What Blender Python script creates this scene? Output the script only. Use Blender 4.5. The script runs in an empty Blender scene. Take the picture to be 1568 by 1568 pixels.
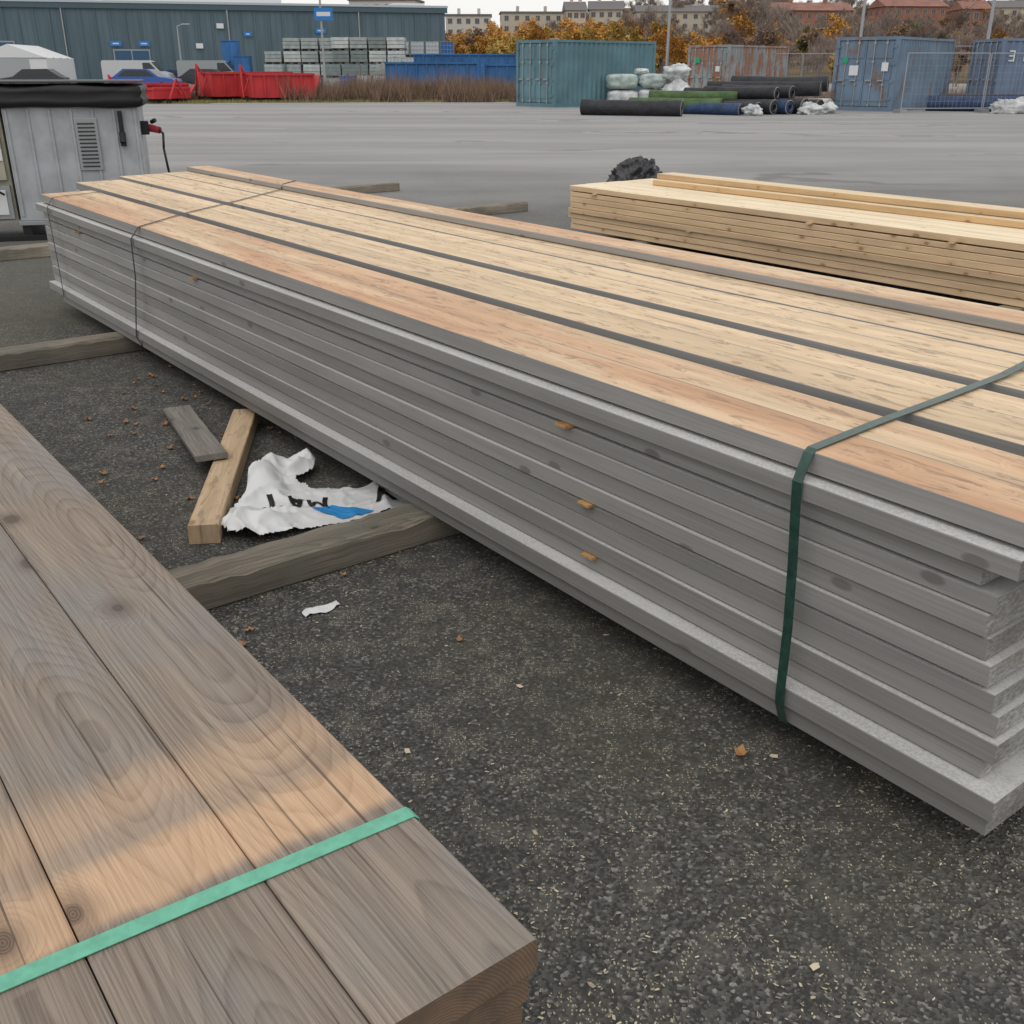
import bpy, math, random, bmesh
from mathutils import Vector, Matrix, noise as mn
random.seed(7)
R=math.radians
scene=bpy.context.scene
COL=scene.collection

# ------------------------------------------------------------------ node helper
class G:
    def __init__(s,name):
        s.m=bpy.data.materials.new(name); s.m.use_nodes=True
        s.nt=s.m.node_tree; s.b=s.nt.nodes['Principled BSDF']
    def n(s,t,**k):
        nd=s.nt.nodes.new(t)
        for a,b in k.items(): setattr(nd,a,b)
        return nd
    def put(s,inp,v):
        if isinstance(v,bpy.types.NodeSocket): s.nt.links.new(v,inp)
        elif v is not None:
            if isinstance(v,(tuple,list)) and len(v)==3 and inp.type=='RGBA': v=(*v,1)
            inp.default_value=v
    def math(s,op,a,b=None,c=None,clamp=False):
        nd=s.n('ShaderNodeMath',operation=op,use_clamp=clamp)
        s.put(nd.inputs[0],a)
        if b is not None: s.put(nd.inputs[1],b)
        if c is not None: s.put(nd.inputs[2],c)
        return nd.outputs[0]
    def mix(s,f,a,b,bt='MIX'):
        nd=s.n('ShaderNodeMix',data_type='RGBA',blend_type=bt)
        s.put(nd.inputs[0],f); s.put(nd.inputs[6],a); s.put(nd.inputs[7],b)
        return nd.outputs[2]
    def noise(s,vec,scale,detail=3,rough=.55,dist=0):
        nd=s.n('ShaderNodeTexNoise')
        if vec is not None: s.put(nd.inputs['Vector'],vec)
        nd.inputs['Scale'].default_value=scale; nd.inputs['Detail'].default_value=detail
        nd.inputs['Roughness'].default_value=rough; nd.inputs['Distortion'].default_value=dist
        return nd.outputs[0]
    def vor(s,vec,scale,rand=1,dim='2D'):
        nd=s.n('ShaderNodeTexVoronoi',voronoi_dimensions=dim)
        s.put(nd.inputs['Vector'],vec); nd.inputs['Scale'].default_value=scale
        nd.inputs['Randomness'].default_value=rand
        return nd.outputs['Distance'],nd.outputs['Color']
    def mr(s,v,a,b,c=0,d=1,smooth=True):
        nd=s.n('ShaderNodeMapRange',interpolation_type='SMOOTHSTEP' if smooth else 'LINEAR')
        s.put(nd.inputs[0],v)
        for i,x in zip((1,2,3,4),(a,b,c,d)): s.put(nd.inputs[i],x)
        return nd.outputs[0]
    def vec(s,x,y,z):
        nd=s.n('ShaderNodeCombineXYZ')
        s.put(nd.inputs[0],x);s.put(nd.inputs[1],y);s.put(nd.inputs[2],z)
        return nd.outputs[0]
    def sep(s,v):
        nd=s.n('ShaderNodeSeparateXYZ'); s.put(nd.inputs[0],v); return nd.outputs
    def coord(s,w='Object'):
        return s.n('ShaderNodeTexCoord').outputs[w]
    def attr(s,name,o='Fac'):
        return s.n('ShaderNodeAttribute',attribute_name=name).outputs[o]
    def scalev(s,v,sx,sy,sz):
        nd=s.n('ShaderNodeMapping'); s.put(nd.inputs[0],v); nd.inputs[3].default_value=(sx,sy,sz)
        return nd.outputs[0]
    def bump(s,h,strength=.3,dist=.01):
        nd=s.n('ShaderNodeBump'); nd.inputs['Strength'].default_value=strength
        nd.inputs['Distance'].default_value=dist; s.put(nd.inputs['Height'],h)
        s.nt.links.new(nd.outputs[0],s.b.inputs['Normal'])
    def fin(s,color,rough=.7,spec=.3,metal=0):
        s.put(s.b.inputs['Base Color'],color); s.put(s.b.inputs['Roughness'],rough)
        s.b.inputs['Specular IOR Level'].default_value=spec
        s.b.inputs['Metallic'].default_value=metal
        return s.m

def plain(name,col,rough=.6,var=.25,scale=3,spec=.3,metal=0,bump=0):
    g=G(name)
    if var<=.1:
        return g.fin((*col,1),rough,spec,metal)
    c=g.coord()
    n=g.noise(c,scale,3,.6)
    f=g.mr(n,.25,.75,1-var,1+var)
    cc=g.mix(1.0,(*col,1),g.vec(f,f,f),'MULTIPLY')
    if bump: g.bump(g.noise(c,scale*12,3),bump,.01)
    return g.fin(cc,rough,spec,metal)

# ------------------------------------------------------------------ mesh builder
class MB:
    def __init__(s): s.v=[];s.f=[];s.m=[];s.bc=[];s.rn=[];s.ti=[]
    def _a(s,vs,fs,mi,bc=None,rn=.5,ti=0):
        o=len(s.v)
        for i,p in enumerate(vs):
            s.v.append(tuple(p)); s.bc.append(tuple(bc[i]) if bc else tuple(p)); s.rn.append(rn); s.ti.append(ti)
        for k,f in enumerate(fs):
            s.f.append([o+i for i in f]); s.m.append(mi[k] if isinstance(mi,(list,tuple)) else mi)
    def box(s,x0,x1,y0,y1,z0,z1,mi=0,rn=.5,ti=0):
        vs=[(x0,y0,z0),(x1,y0,z0),(x1,y1,z0),(x0,y1,z0),(x0,y0,z1),(x1,y0,z1),(x1,y1,z1),(x0,y1,z1)]
        fs=[(3,2,1,0),(4,5,6,7),(0,1,5,4),(1,2,6,5),(2,3,7,6),(3,0,4,7)]
        s._a(vs,fs,mi,None,rn,ti)
    def poly(s,pts,mi=0,rn=.5,ti=0): s._a(pts,[tuple(range(len(pts)))],mi,None,rn,ti)
    def prism(s,prof,x0,x1,mi=0,axis='x',rn=.5):
        n=len(prof)
        def P(x,p): return (x,p[0],p[1]) if axis=='x' else ((p[0],x,p[1]) if axis=='y' else (p[0],p[1],x))
        vs=[P(x0,p) for p in prof]+[P(x1,p) for p in prof]
        fs=[(i,(i+1)%n,n+(i+1)%n,n+i) for i in range(n)]+[tuple(range(n))[::-1],tuple(range(n,2*n))]
        s._a(vs,fs,mi,None,rn)
    def tube(s,p0,p1,r0,r1=None,n=12,mi=0,cap=True,rn=.5,ti=0,capmi=None):
        r1=r0 if r1 is None else r1
        p0=Vector(p0);p1=Vector(p1);d=(p1-p0).normalized()
        a=d.orthogonal().normalized();b=d.cross(a)
        vs=[];
        for p,r in((p0,r0),(p1,r1)):
            for i in range(n):
                t=2*math.pi*i/n; vs.append(tuple(p+a*math.cos(t)*r+b*math.sin(t)*r))
        fs=[(i,(i+1)%n,n+(i+1)%n,n+i) for i in range(n)]
        mm=[mi]*n
        if cap: fs+= [tuple(range(n))[::-1],tuple(range(n,2*n))]; mm+=[mi if capmi is None else capmi]*2
        s._a(vs,fs,mm,None,rn,ti)
    def board(s,u0,u1,v0,v1,z0,z1,ms=0,mt=0,me=0,rn=None,ti=0,wob=.0015,c=.003,n=8,nick=0):
        rn=random.random() if rn is None else rn
        x0,x1=-u1,-u0; ph=random.random()*50
        prof=[(v0+c,z0),(v1-c,z0),(v1,z0+c),(v1,z1-c),(v1-c,z1),(v0+c,z1),(v0,z1-c),(v0,z0+c)]
        vm=(v0+v1)/2; zm=(z0+z1)/2
        vs=[];bc=[]
        for i in range(n+1):
            x=x0+(x1-x0)*i/n
            dv=mn.noise(Vector((x*.9,ph,0)))*wob*3; dz=mn.noise(Vector((x*.9,ph,9)))*wob
            for k,p in enumerate(prof):
                q0,q1=p
                if nick and k in(3,4,5,6):
                    w_=abs(mn.noise(Vector((x*9,ph+k//5*7,3))))*nick
                    if k==3: q1-=w_
                    if k==4: q0-=w_
                    if k==5: q0+=w_
                    if k==6: q1-=w_
                vs.append((x,q0+dv,q1+dz)); bc.append((x,p[0]-vm,p[1]-zm))
        fs=[];mi=[]
        for i in range(n):
            for k in range(8):
                k2=(k+1)%8
                fs.append((i*8+k,i*8+k2,(i+1)*8+k2,(i+1)*8+k)); mi.append(mt if k==4 else ms)
        fs.append(tuple(range(8))[::-1]); mi.append(me)
        fs.append(tuple(n*8+k for k in range(8))); mi.append(me)
        s._a(vs,fs,mi,bc,rn,ti)
    def build(s,name,mats,parent=None,loc=None,rz=0,smooth=False,bevel=0):
        me=bpy.data.meshes.new(name); me.from_pydata(s.v,[],s.f)
        for m in mats: me.materials.append(m)
        me.polygons.foreach_set('material_index',s.m)
        if smooth: me.polygons.foreach_set('use_smooth',[True]*len(s.f))
        a=me.attributes.new('bc','FLOAT_VECTOR','POINT'); a.data.foreach_set('vector',[c for p in s.bc for c in p])
        a=me.attributes.new('rnd','FLOAT','POINT'); a.data.foreach_set('value',s.rn)
        a=me.attributes.new('tint','FLOAT','POINT'); a.data.foreach_set('value',s.ti)
        me.update()
        o=bpy.data.objects.new(name,me); COL.objects.link(o)
        if parent: o.parent=parent
        if loc: o.location=loc
        o.rotation_euler=(0,0,rz)
        if bevel:
            b=o.modifiers.new('bev','BEVEL'); b.width=bevel; b.segments=2; b.limit_method='ANGLE'
        return o
def empty(name,loc=(0,0,0),rz=0,parent=None):
    e=bpy.data.objects.new(name,None); COL.objects.link(e); e.location=loc; e.rotation_euler=(0,0,rz)
    e.empty_display_size=.2
    if parent: e.parent=parent
    return e
YAW=R(-52.8)   # yard grid: local x = -u, local y = v

# ------------------------------------------------------------------ materials
def wood(name,light,dark,knot,alt=None,ringf=190,ringamt=.5,fibre=.5,rough=.65,bump=.25,stain=0,band=False,grey=None,knsize=1.0,tintvar=.15,pith=.02,pn=.11,crack=0,kdens=.34,fx=9,ringpow=2.2):
    g=G(name)
    bc=g.sep(g.attr('bc','Vector')); rnd=g.attr('rnd'); ti=g.attr('tint')
    x,y,z=bc[0],bc[1],bc[2]
    off=g.math('MULTIPLY',rnd,57.3)
    px=g.math('ADD',x,off)
    yy=g.math('ADD',y,g.math('MULTIPLY',rnd,9.7))
    yz=g.math('ADD',yy,z)
    kd,kc=g.vor(g.vec(g.math('MULTIPLY',px,3.3),g.math('MULTIPLY',yz,5.4),0),1,1)
    on=g.mr(g.sep(kc)[1],kdens,kdens+.02)
    n1=g.noise(g.vec(g.math('MULTIPLY',px,.9),g.math('MULTIPLY',yy,2.5),0),1,1)
    n2=g.noise(g.vec(g.math('MULTIPLY',px,5),g.math('MULTIPLY',yy,14),z),1,2)
    yo=g.math('SUBTRACT',y,g.math('MULTIPLY',g.math('SUBTRACT',rnd,.5),.09))
    zo=g.math('ADD',g.math('ADD',z,pith),g.math('MULTIPLY',n1,pn))
    r=g.math('SQRT',g.math('ADD',g.math('MULTIPLY',yo,yo),g.math('MULTIPLY',zo,zo)))
    r=g.math('ADD',r,g.math('MULTIPLY',n2,.006))
    r=g.math('ADD',r,g.math('MULTIPLY',g.mr(kd,0,.26,.024,0),on))
    ph=g.math('FRACT',g.math('MULTIPLY',r,ringf))
    ring=g.math('MULTIPLY',g.math('POWER',ph,ringpow),g.mr(ph,1.0,.86))
    fb=g.noise(g.vec(g.math('MULTIPLY',px,fx),g.math('MULTIPLY',yy,480),g.math('MULTIPLY',z,480)),1,3,.65)
    fb2=g.noise(g.vec(g.math('MULTIPLY',px,1.3),g.math('MULTIPLY',yy,22),g.math('MULTIPLY',z,12)),1,3,.6)
    d=g.math('ADD',g.math('MULTIPLY',ring,ringamt),g.math('MULTIPLY',g.mr(fb,.3,.7),fibre))
    d=g.math('MINIMUM',d,1.0)
    L=(*light,1)
    if alt:
        tv=g.noise(g.vec(g.math('MULTIPLY',px,.75),g.math('MULTIPLY',yy,5),0),1,3)
        ti=g.math('MULTIPLY',ti,g.mr(tv,.34,.58,.12,1))
        L=g.mix(ti,(*light,1),(*alt[0],1)); D=g.mix(ti,(*dark,1),(*alt[1],1))
    else: D=(*dark,1)
    c=g.mix(d,L,D)
    f=g.mr(fb2,.25,.75,1-tintvar,1+tintvar)
    f=g.math('MULTIPLY',f,g.mr(rnd,0,1,1-tintvar*.7,1+tintvar*.7,False))
    c=g.mix(1,c,g.vec(f,f,f),'MULTIPLY')
    if grey:
        w=g.noise(g.vec(g.math('MULTIPLY',px,1.6),g.math('MULTIPLY',yy,3),z),1.5,3,.65)
        c=g.mix(g.mr(w,.42,.68,0,grey[1]),c,g.mix(d,(*grey[0],1),(grey[0][0]*.5,grey[0][1]*.5,grey[0][2]*.5,1)))
    if band:
        # part of the boards that was covered by a batten and never weathered
        un=g.math('ADD',g.math('MULTIPLY',x,-1),g.math('MULTIPLY',g.math('SUBTRACT',g.noise(g.vec(g.math('MULTIPLY',px,.5),yy,0),9,4),.5),.04))
        un=g.math('ADD',un,g.math('MULTIPLY',g.math('SUBTRACT',rnd,.5),.03))
        b1=g.math('MULTIPLY',g.mr(un,.815,.84),g.mr(un,.955,.895))
        b2=g.math('MULTIPLY',g.math('MULTIPLY',g.mr(un,.92,.985),g.mr(un,1.09,1.0)),.55)
        b=g.math('MAXIMUM',g.math('MAXIMUM',b1,b2),g.math('MULTIPLY',g.math('MULTIPLY',g.mr(un,.85,.9),g.mr(un,1.06,.98)),.35))
        fresh=g.mix(d,(.66,.45,.29,1),(.42,.25,.145,1))
        c=g.mix(g.math('MULTIPLY',b,g.mr(n2,.25,.6,.72,.92)),c,fresh)
    if crack:
        cr=g.noise(g.vec(g.math('MULTIPLY',px,2.2),g.math('MULTIPLY',yy,170),g.math('MULTIPLY',z,170)),1,2,.5)
        c=g.mix(g.mr(cr,.66,.74,0,crack),c,(*knot,1))
    if stain:
        w=g.noise(g.vec(g.math('MULTIPLY',px,3.6),g.math('MULTIPLY',yy,17),z),1.6,4,.72,1.2)
        c=g.mix(g.mr(w,.54,.64,0,stain),c,g.mix(.62,c,(.20,.145,.11,1)))
    big=g.mr(g.sep(kc)[0],.25,.9,.035*knsize,.085*knsize)
    km=g.math('MULTIPLY',g.mr(kd,big,g.math('MULTIPLY',big,.6)),on)
    halo=g.math('MULTIPLY',g.mr(kd,.20,.03,0,.55),on)
    c=g.mix(halo,c,D)
    kring=g.math('ADD',.55,g.math('MULTIPLY',g.math('SINE',g.math('MULTIPLY',kd,420)),.2))
    c=g.mix(g.math('MULTIPLY',km,kring),c,(*knot,1))
    g.bump(fb,bump,.002)
    return g.fin(c,rough,.25)

M_fresh=wood('fresh_sawn_spruce',(.70,.545,.37),(.58,.42,.255),(.32,.17,.09),alt=((.585,.365,.225),(.48,.265,.145)),ringf=190,ringamt=.5,fibre=.4,stain=.9,bump=.2,tintvar=.15,knsize=.9,fx=5)
M_old=wood('weathered_brown_plank',(.305,.250,.200),(.105,.080,.062),(.075,.056,.045),ringf=270,ringamt=.42,fibre=.52,bump=.8,rough=.8,band=True,grey=((.28,.26,.24),.85),knsize=1.5,pith=.03,pn=.17,crack=.75,kdens=.45,fx=3.2,ringpow=3.2)
M_yel=wood('planed_pine_side',(.68,.50,.32),(.52,.35,.19),(.20,.08,.035),ringf=170,ringamt=.4,fibre=.3,bump=.15,tintvar=.16,knsize=1.2,kdens=.15)
M_yelt=wood('planed_pine_top',(.82,.70,.50),(.72,.57,.37),(.36,.18,.08),alt=((.76,.55,.33),(.66,.43,.23)),ringf=150,ringamt=.4,fibre=.25,bump=.15)
M_yelr=wood('golden_pine_side',(.68,.48,.27),(.54,.34,.17),(.2,.07,.03),ringf=120,ringamt=.4)
M_slp=wood('weathered_sleeper',(.33,.29,.235),(.12,.102,.078),(.05,.04,.03),ringf=170,ringamt=.4,fibre=.75,bump=.9,rough=.9,grey=((.22,.21,.17),.75),tintvar=.35,crack=.9,fx=4,kdens=.8)
M_bat=wood('offcut_batten',(.66,.50,.33),(.48,.32,.18),(.20,.10,.05),ringf=160,ringamt=.4,fibre=.4,bump=.3,stain=.8,crack=.3)
M_gpl=wood('grey_offcut_plank',(.30,.28,.25),(.13,.118,.105),(.06,.055,.05),ringf=200,ringamt=.4,fibre=.7,bump=.8,rough=.9,crack=.9,fx=4)

def grey_primer():
    g=G('grey_primed_board')
    bc=g.sep(g.attr('bc','Vector')); rnd=g.attr('rnd')
    x,y,z=bc
    px=g.math('ADD',x,g.math('MULTIPLY',rnd,57.)); 
    fb=g.noise(g.vec(g.math('MULTIPLY',px,3),g.math('MULTIPLY',y,260),g.math('MULTIPLY',z,260)),1,3,.6)
    bl=g.noise(g.vec(g.math('MULTIPLY',px,1.2),g.math('MULTIPLY',y,9),g.math('MULTIPLY',z,12)),1,3,.6)
    kd,kc=g.vor(g.vec(g.math('MULTIPLY',px,2.2),g.math('ADD',g.math('MULTIPLY',rnd,99),g.math('MULTIPLY',z,5)),0),1,1)
    c=g.mix(g.mr(fb,.3,.7),(.318,.310,.296,1),(.270,.263,.250,1))
    f=g.math('MULTIPLY',g.mr(bl,.3,.7,.90,1.07),g.mr(rnd,0,1,.78,1.10,False))
    c=g.mix(1,c,g.vec(f,f,f),'MULTIPLY')
    km=g.math('MULTIPLY',g.mr(kd,.075,.045),g.mr(g.sep(kc)[1],.45,.50))
    c=g.mix(g.math('MULTIPLY',km,.6),c,(.12,.105,.095,1))
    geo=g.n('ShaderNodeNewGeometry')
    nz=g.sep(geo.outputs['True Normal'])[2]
    speckle=g.noise(g.coord(),160,2,.6)
    up_pale=g.math('MULTIPLY',g.mr(nz,.9,.99),g.mr(g.math('ADD',g.math('MULTIPLY',speckle,.6),g.math('MULTIPLY',bl,.4)),.35,.6,.55,1))  # mask for a paler tone on upward faces, broken up by noise
    c=g.mix(up_pale,c,(.60,.60,.585,1))
    g.bump(fb,.2,.002)
    return g.fin(c,.65,.3)
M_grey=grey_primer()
def end_grey():
    g=G('rough_cut_board_end'); c=g.coord(); rnd=g.attr('rnd')
    n=g.noise(g.scalev(c,60,60,160),1,3,.7); n2=g.noise(c,9,3)
    col=g.mix(g.mr(n,.3,.7),(.22,.215,.205,1),(.46,.455,.44,1))
    col=g.mix(g.mr(n2,.4,.7,0,.5),col,(.20,.175,.15,1))
    f=g.mr(rnd,0,1,.75,1.1,False); col=g.mix(1,col,g.vec(f,f,f),'MULTIPLY')
    g.bump(n,.5,.003); return g.fin(col,.8,.2)
M_gend=end_grey()
def end_brown():
    g=G('brown_end_grain')
    bc=g.sep(g.attr('bc','Vector')); rnd=g.attr('rnd')
    y=g.math('ADD',bc[1],g.math('MULTIPLY',g.math('SUBTRACT',rnd,.5),.1)); z=g.math('ADD',bc[2],.05)
    n=g.noise(g.attr('bc','Vector'),25,3)
    r=g.math('ADD',g.math('SQRT',g.math('ADD',g.math('MULTIPLY',y,y),g.math('MULTIPLY',z,z))),g.math('MULTIPLY',n,.006))
    ring=g.math('FRACT',g.math('MULTIPLY',r,260))
    c=g.mix(ring,(.25,.17,.115,1),(.13,.088,.06,1))
    c=g.mix(g.mr(n,.35,.7,0,.6),c,(.09,.07,.055,1))
    return g.fin(c,.85,.2)
M_bend=end_brown()

def asphalt():
    g=G('worn_asphalt'); c=g.coord(); s=g.sep(c); X,Y=s[0],s[1]
    ag,agc=g.vor(c,150); agv=g.sep(agc)[0]
    n_m=g.noise(c,2.2,4,.6); n_l=g.noise(c,.35,3,.6); n_p=g.noise(c,9,4,.65)
    base=g.mix(g.mr(agv,.1,1),(.045,.045,.043,1),(.125,.121,.112,1))
    base=g.mix(g.math('MULTIPLY',g.mr(agv,.90,.95),.85),base,(.30,.29,.265,1))
    base=g.mix(g.mr(n_m,.35,.7,0,.5),base,(.055,.055,.051,1))
    base=g.mix(g.mr(n_p,.48,.72,0,.5),base,(.165,.155,.132,1))
    moss=g.mr(n_l,.45,.62)
    base=g.mix(g.math('MULTIPLY',moss,.40),base,(.098,.096,.062,1))
    v3,v3c=g.vor(g.scalev(c,1.6,1,1),110)
    sp2=g.math('MULTIPLY',g.mr(v3,.32,.20),g.mr(g.sep(v3c)[1],.76,.80))
    spk=g.math('MULTIPLY',sp2,g.mr(n_p,.44,.62,.10,1))
    near=g.mr(Y,8.5,3,0,.95)
    base=g.mix(g.math('MULTIPLY',spk,near),base,(.46,.41,.30,1))
    far_n=g.noise(g.scalev(c,.10,.5,1),1.,4,.6)
    fc=g.mix(g.mr(far_n,.3,.7),(.27,.266,.262,1),(.36,.352,.345,1))
    str_=g.noise(g.scalev(c,.05,1.1,1),1.,4,.7,.6)
    fc=g.mix(g.mr(str_,.55,.68,0,.4),fc,(.19,.188,.188,1))
    tw=g.math('ABSOLUTE',g.math('SUBTRACT',g.math('FRACT',g.math('ADD',g.math('MULTIPLY',g.math('ADD',g.math('MULTIPLY',X,.22),Y),.17),g.math('MULTIPLY',n_l,1.3))),.5))
    fc=g.mix(g.math('MULTIPLY',g.mr(tw,.06,.02),g.mr(far_n,.45,.6,0,.5)),fc,(.13,.13,.132,1))
    fc=g.mix(g.mr(agv,.5,1,0,.25),fc,(.16,.155,.15,1))
    dd=g.math('ADD',Y,g.math('MULTIPLY',g.math('SUBTRACT',n_l,.5),8))
    c2=g.mix(g.mr(dd,6,21),base,fc)
    g.bump(ag,.55,.004)
    return g.fin(c2,.85,.25)
M_asp=asphalt()
def verge():
    g=G('dry_grass_ground'); c=g.coord()
    n=g.noise(c,1.2,4,.7); n2=g.noise(c,.15,3)
    k=g.mix(g.mr(n,.35,.65),(.15,.15,.06,1),(.27,.22,.13,1))
    k=g.mix(g.mr(n2,.45,.6),k,(.13,.09,.06,1))
    return g.fin(k,.95,.1)
M_verge=verge()
def hillm():
    g=G('hillside_undergrowth'); c=g.coord()
    n=g.noise(c,.12,4,.7); n2=g.noise(c,.8,3)
    k=g.mix(g.mr(n,.35,.6),(.11,.09,.065,1),(.19,.135,.075,1)); k=g.mix(g.mr(n2,.45,.7,0,.6),k,(.09,.085,.055,1))
    return g.fin(k,1,.05)
M_hill=hillm()

def painted_steel(name,col,rust=.3,rustcol=(.20,.085,.04)):
    g=G(name); c=g.coord()
    n=g.noise(g.scalev(c,1.6,1.6,.5),1.3,4,.7); n2=g.noise(c,14,2,.7)
    f=g.mr(g.noise(c,.8,3),.3,.7,.82,1.15)
    k=g.mix(1,(*col,1),g.vec(f,f,f),'MULTIPLY')
    th=.72-.22*rust
    k=g.mix(g.math('MULTIPLY',g.mr(n,th,th+.08),g.mr(n2,.3,.6,.5,1)),k,(*rustcol,1))
    return g.fin(k,.6,.3)
M_teal=painted_steel('teal_container_paint',(.115,.215,.25),.35)
M_rust=painted_steel('rusted_grey_container_paint',(.27,.29,.30),1.15,(.28,.13,.07))
M_blue=painted_steel('blue_container_paint',(.155,.22,.30),.7,(.19,.13,.10))
M_blue2=painted_steel('pale_blue_container_paint',(.15,.20,.29),.3)
M_red=painted_steel('red_skip_paint',(.48,.035,.04),.1)
M_bskip=painted_steel('blue_skip_paint',(.04,.14,.34),.15)
M_steel=plain('galvanised_steel',(.35,.36,.37),.45,.1,5,.5,.5)
M_black=plain('black_plastic',(.018,.018,.02),.5,.1,5)
M_dark=plain('dark_glass',(.04,.045,.05),.2,.1,1,.5)
M_white=plain('white_paint',(.66,.67,.68),.6,.1,2)
M_sblue=plain('blue_sign_paint',(.03,.20,.55),.5,.1)
M_sgreen=plain('green_sign_paint',(.02,.35,.18),.5,.1)
M_strapD=plain('dark_green_polyester_strap',(.022,.062,.048),.3,.3,40,.5)
M_strapG=plain('mint_green_polyester_strap',(.13,.42,.29),.4,.15,60,.5)
M_strapK=plain('black_steel_strap',(.02,.02,.022),.5,.1)

# ------------------------------------------------------------------ ground, verge, hill
mb=MB(); 
mb.poly([(-700,-300,0),(700,-300,0),(700,900,0),(-700,900,0)]); mb.build('asphalt_ground',[M_asp])
mb=MB()
pts=[(-80,50.5,.004),(-28,51.5,.004),(-14,52.5,.004),(-4,54,.004),(.5,55,.004),(3,58,.004),(8,60,.004),(14,62,.004),(14,74,.004),(-20,72,.004),(-80,64,.004)]
mb.poly(pts); mb.build('grass_verge',[M_verge])

def hz(x,y):
    t=min(max((y-110)/190,0),1); base=10*t*t*(3-2*t)
    t2=min(max((y-300)/300,0),1)
    rx=min(max((x+10)/60,0),1)
    return base*(.35+.65*rx)+t2*22*(.2+.75*rx)+mn.noise(Vector((x*.02,y*.02,0)))*1.2*t
mb=MB(); NX,NY=60,30
vs=[];fs=[]
for j in range(NY+1):
    y=108+j*26
    for i in range(NX+1):
        x=-330+i*13; vs.append((x,y,hz(x,y)+(-.3 if j==0 else 0)))
for j in range(NY):
    for i in range(NX):
        a=j*(NX+1)+i; fs.append((a,a+1,a+NX+2,a+NX+1))
mb._a(vs,fs,0); mb.build('background_hill',[M_hill],smooth=True)

# ------------------------------------------------------------------ main timber stack
main=empty('grey_primed_timber_stack',(0,0,0),YAW)
mb=MB(); LH=.0505; NL=13; z0=.1
groups=[(1.745,2.075,7.36),(2.145,2.47,8.0),(2.535,2.87,8.22),(2.885,3.16,8.3)]
proud={12:0,11:.036,10:.004,9:-.003,8:.003,7:-.005,6:.004,5:-.001,4:-.006,3:.005,2:-.003,1:.042,0:.024}
thk={11:.041,10:.047,9:.038,8:.0465,6:.047,5:.041,3:.0465,2:.043}
for L in range(NL):
    za=z0+L*LH; zb=za+thk.get(L,LH-.0034)
    for gi,(a,b,uf) in enumerate(groups):
        jit=random.uniform(-.006,.006)
        un=.735+.009*L+random.uniform(-.024,.024)+(0 if gi==0 else random.uniform(-.07,.07))
        if L==12: un=.60+random.uniform(-.02,.02)
        if gi==0:
            if L==11: un=.755
            if L==10: un=.835
            if L==1: un=.705
            if L==0: un=.718
        ufar=uf+random.uniform(-.03,.03)
        if L==0: ufar-=.25
        top=(L==NL-1)
        m=(a+b)/2
        if gi==0: a2=a-proud[L]
        else: a2=a+jit
        ti=1.0 if gi==0 else (.10*random.random())
        mt=1 if top else 0
        if gi==0 and not top:
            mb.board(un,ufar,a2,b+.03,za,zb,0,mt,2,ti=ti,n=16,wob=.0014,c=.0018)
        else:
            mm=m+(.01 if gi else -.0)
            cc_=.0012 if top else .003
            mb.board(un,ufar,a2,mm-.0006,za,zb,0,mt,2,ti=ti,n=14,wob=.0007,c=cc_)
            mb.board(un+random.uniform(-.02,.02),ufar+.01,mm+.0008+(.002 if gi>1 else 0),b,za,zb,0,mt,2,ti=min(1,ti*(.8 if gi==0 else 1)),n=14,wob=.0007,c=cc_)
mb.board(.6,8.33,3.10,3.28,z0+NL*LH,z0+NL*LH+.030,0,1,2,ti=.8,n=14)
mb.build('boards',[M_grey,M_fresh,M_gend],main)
mb=MB()
for (u,L) in [(4.75,10),(2.05,10),(1.95,6),(1.93,3),(6.6,10),(6.7,1)]:
    z=z0+L*LH
    mb.board(u-.022,u+.022,1.722,2.0,z-.009,z-.001,0,0,0,c=.001,n=1)
mb.build('spacer_sticks',[plain('orange_spacer_wood',(.50,.28,.11),.7,.3,20)],main)

def strap(name,path,w,mat,parent,th=.0012):
    mb=MB(); n=len(path); vs=[];fs=[]
    for (u,v,z) in path:
        vs.append((-(u-w/2),v,z)); vs.append((-(u+w/2),v,z))
    for i in range(n-1): fs.append((2*i,2*i+1,2*i+3,2*i+2))
    mb._a(vs,fs,0); o=mb.build(name,[mat],parent)
    s=o.modifiers.new('s','SOLIDIFY'); s.thickness=th; s.offset=0
    return o
zt=z0+NL*LH
strap('near_strap',[(1.205,2.2,.096),(1.210,1.725,.096),(1.213,1.715,.10),(1.214,1.695,.155),(1.216,1.695,.19),(1.222,1.702,.35),(1.23,1.703,.5),(1.24,1.701,z0+11*LH),(1.242,1.701,z0+12*LH-.01),(1.246,1.714,z0+12*LH+.005),(1.25,1.739,zt-.006),(1.253,1.755,zt+.001),(1.27,2.0,zt+.003),(1.285,2.3,zt+.003),(1.30,2.6,zt+.006),(1.325,2.85,zt+.016),(1.35,3.09,zt+.030),(1.36,3.285,zt+.033),(1.36,3.29,.1)],.025,M_strapD,main,.0016)
strap('far_strap',[(5.62,2.2,.096),(5.62,1.725,.096),(5.61,1.695,.16),(5.60,1.695,.19),(5.50,1.702,.5),(5.48,1.701,z0+12*LH-.01),(5.46,1.739,zt-.004),(5.46,1.755,zt+.002),(5.8,2.1,zt+.002),(6.2,2.6,zt+.002),(6.62,3.09,zt+.003),(6.64,3.11,zt+.032),(6.8,3.285,zt+.034),(6.8,3.29,.1)],.016,M_strapK,main)
strap('end_strap',[(7.0,1.695,.15),(7.02,1.702,.25),(7.05,1.702,.6),(7.06,1.701,z0+12*LH-.01),(7.06,1.739,zt-.003),(7.07,1.755,zt+.002),(7.2,2.07,zt+.002),(7.2,2.08,.2)],.013,M_strapK,main)

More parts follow.
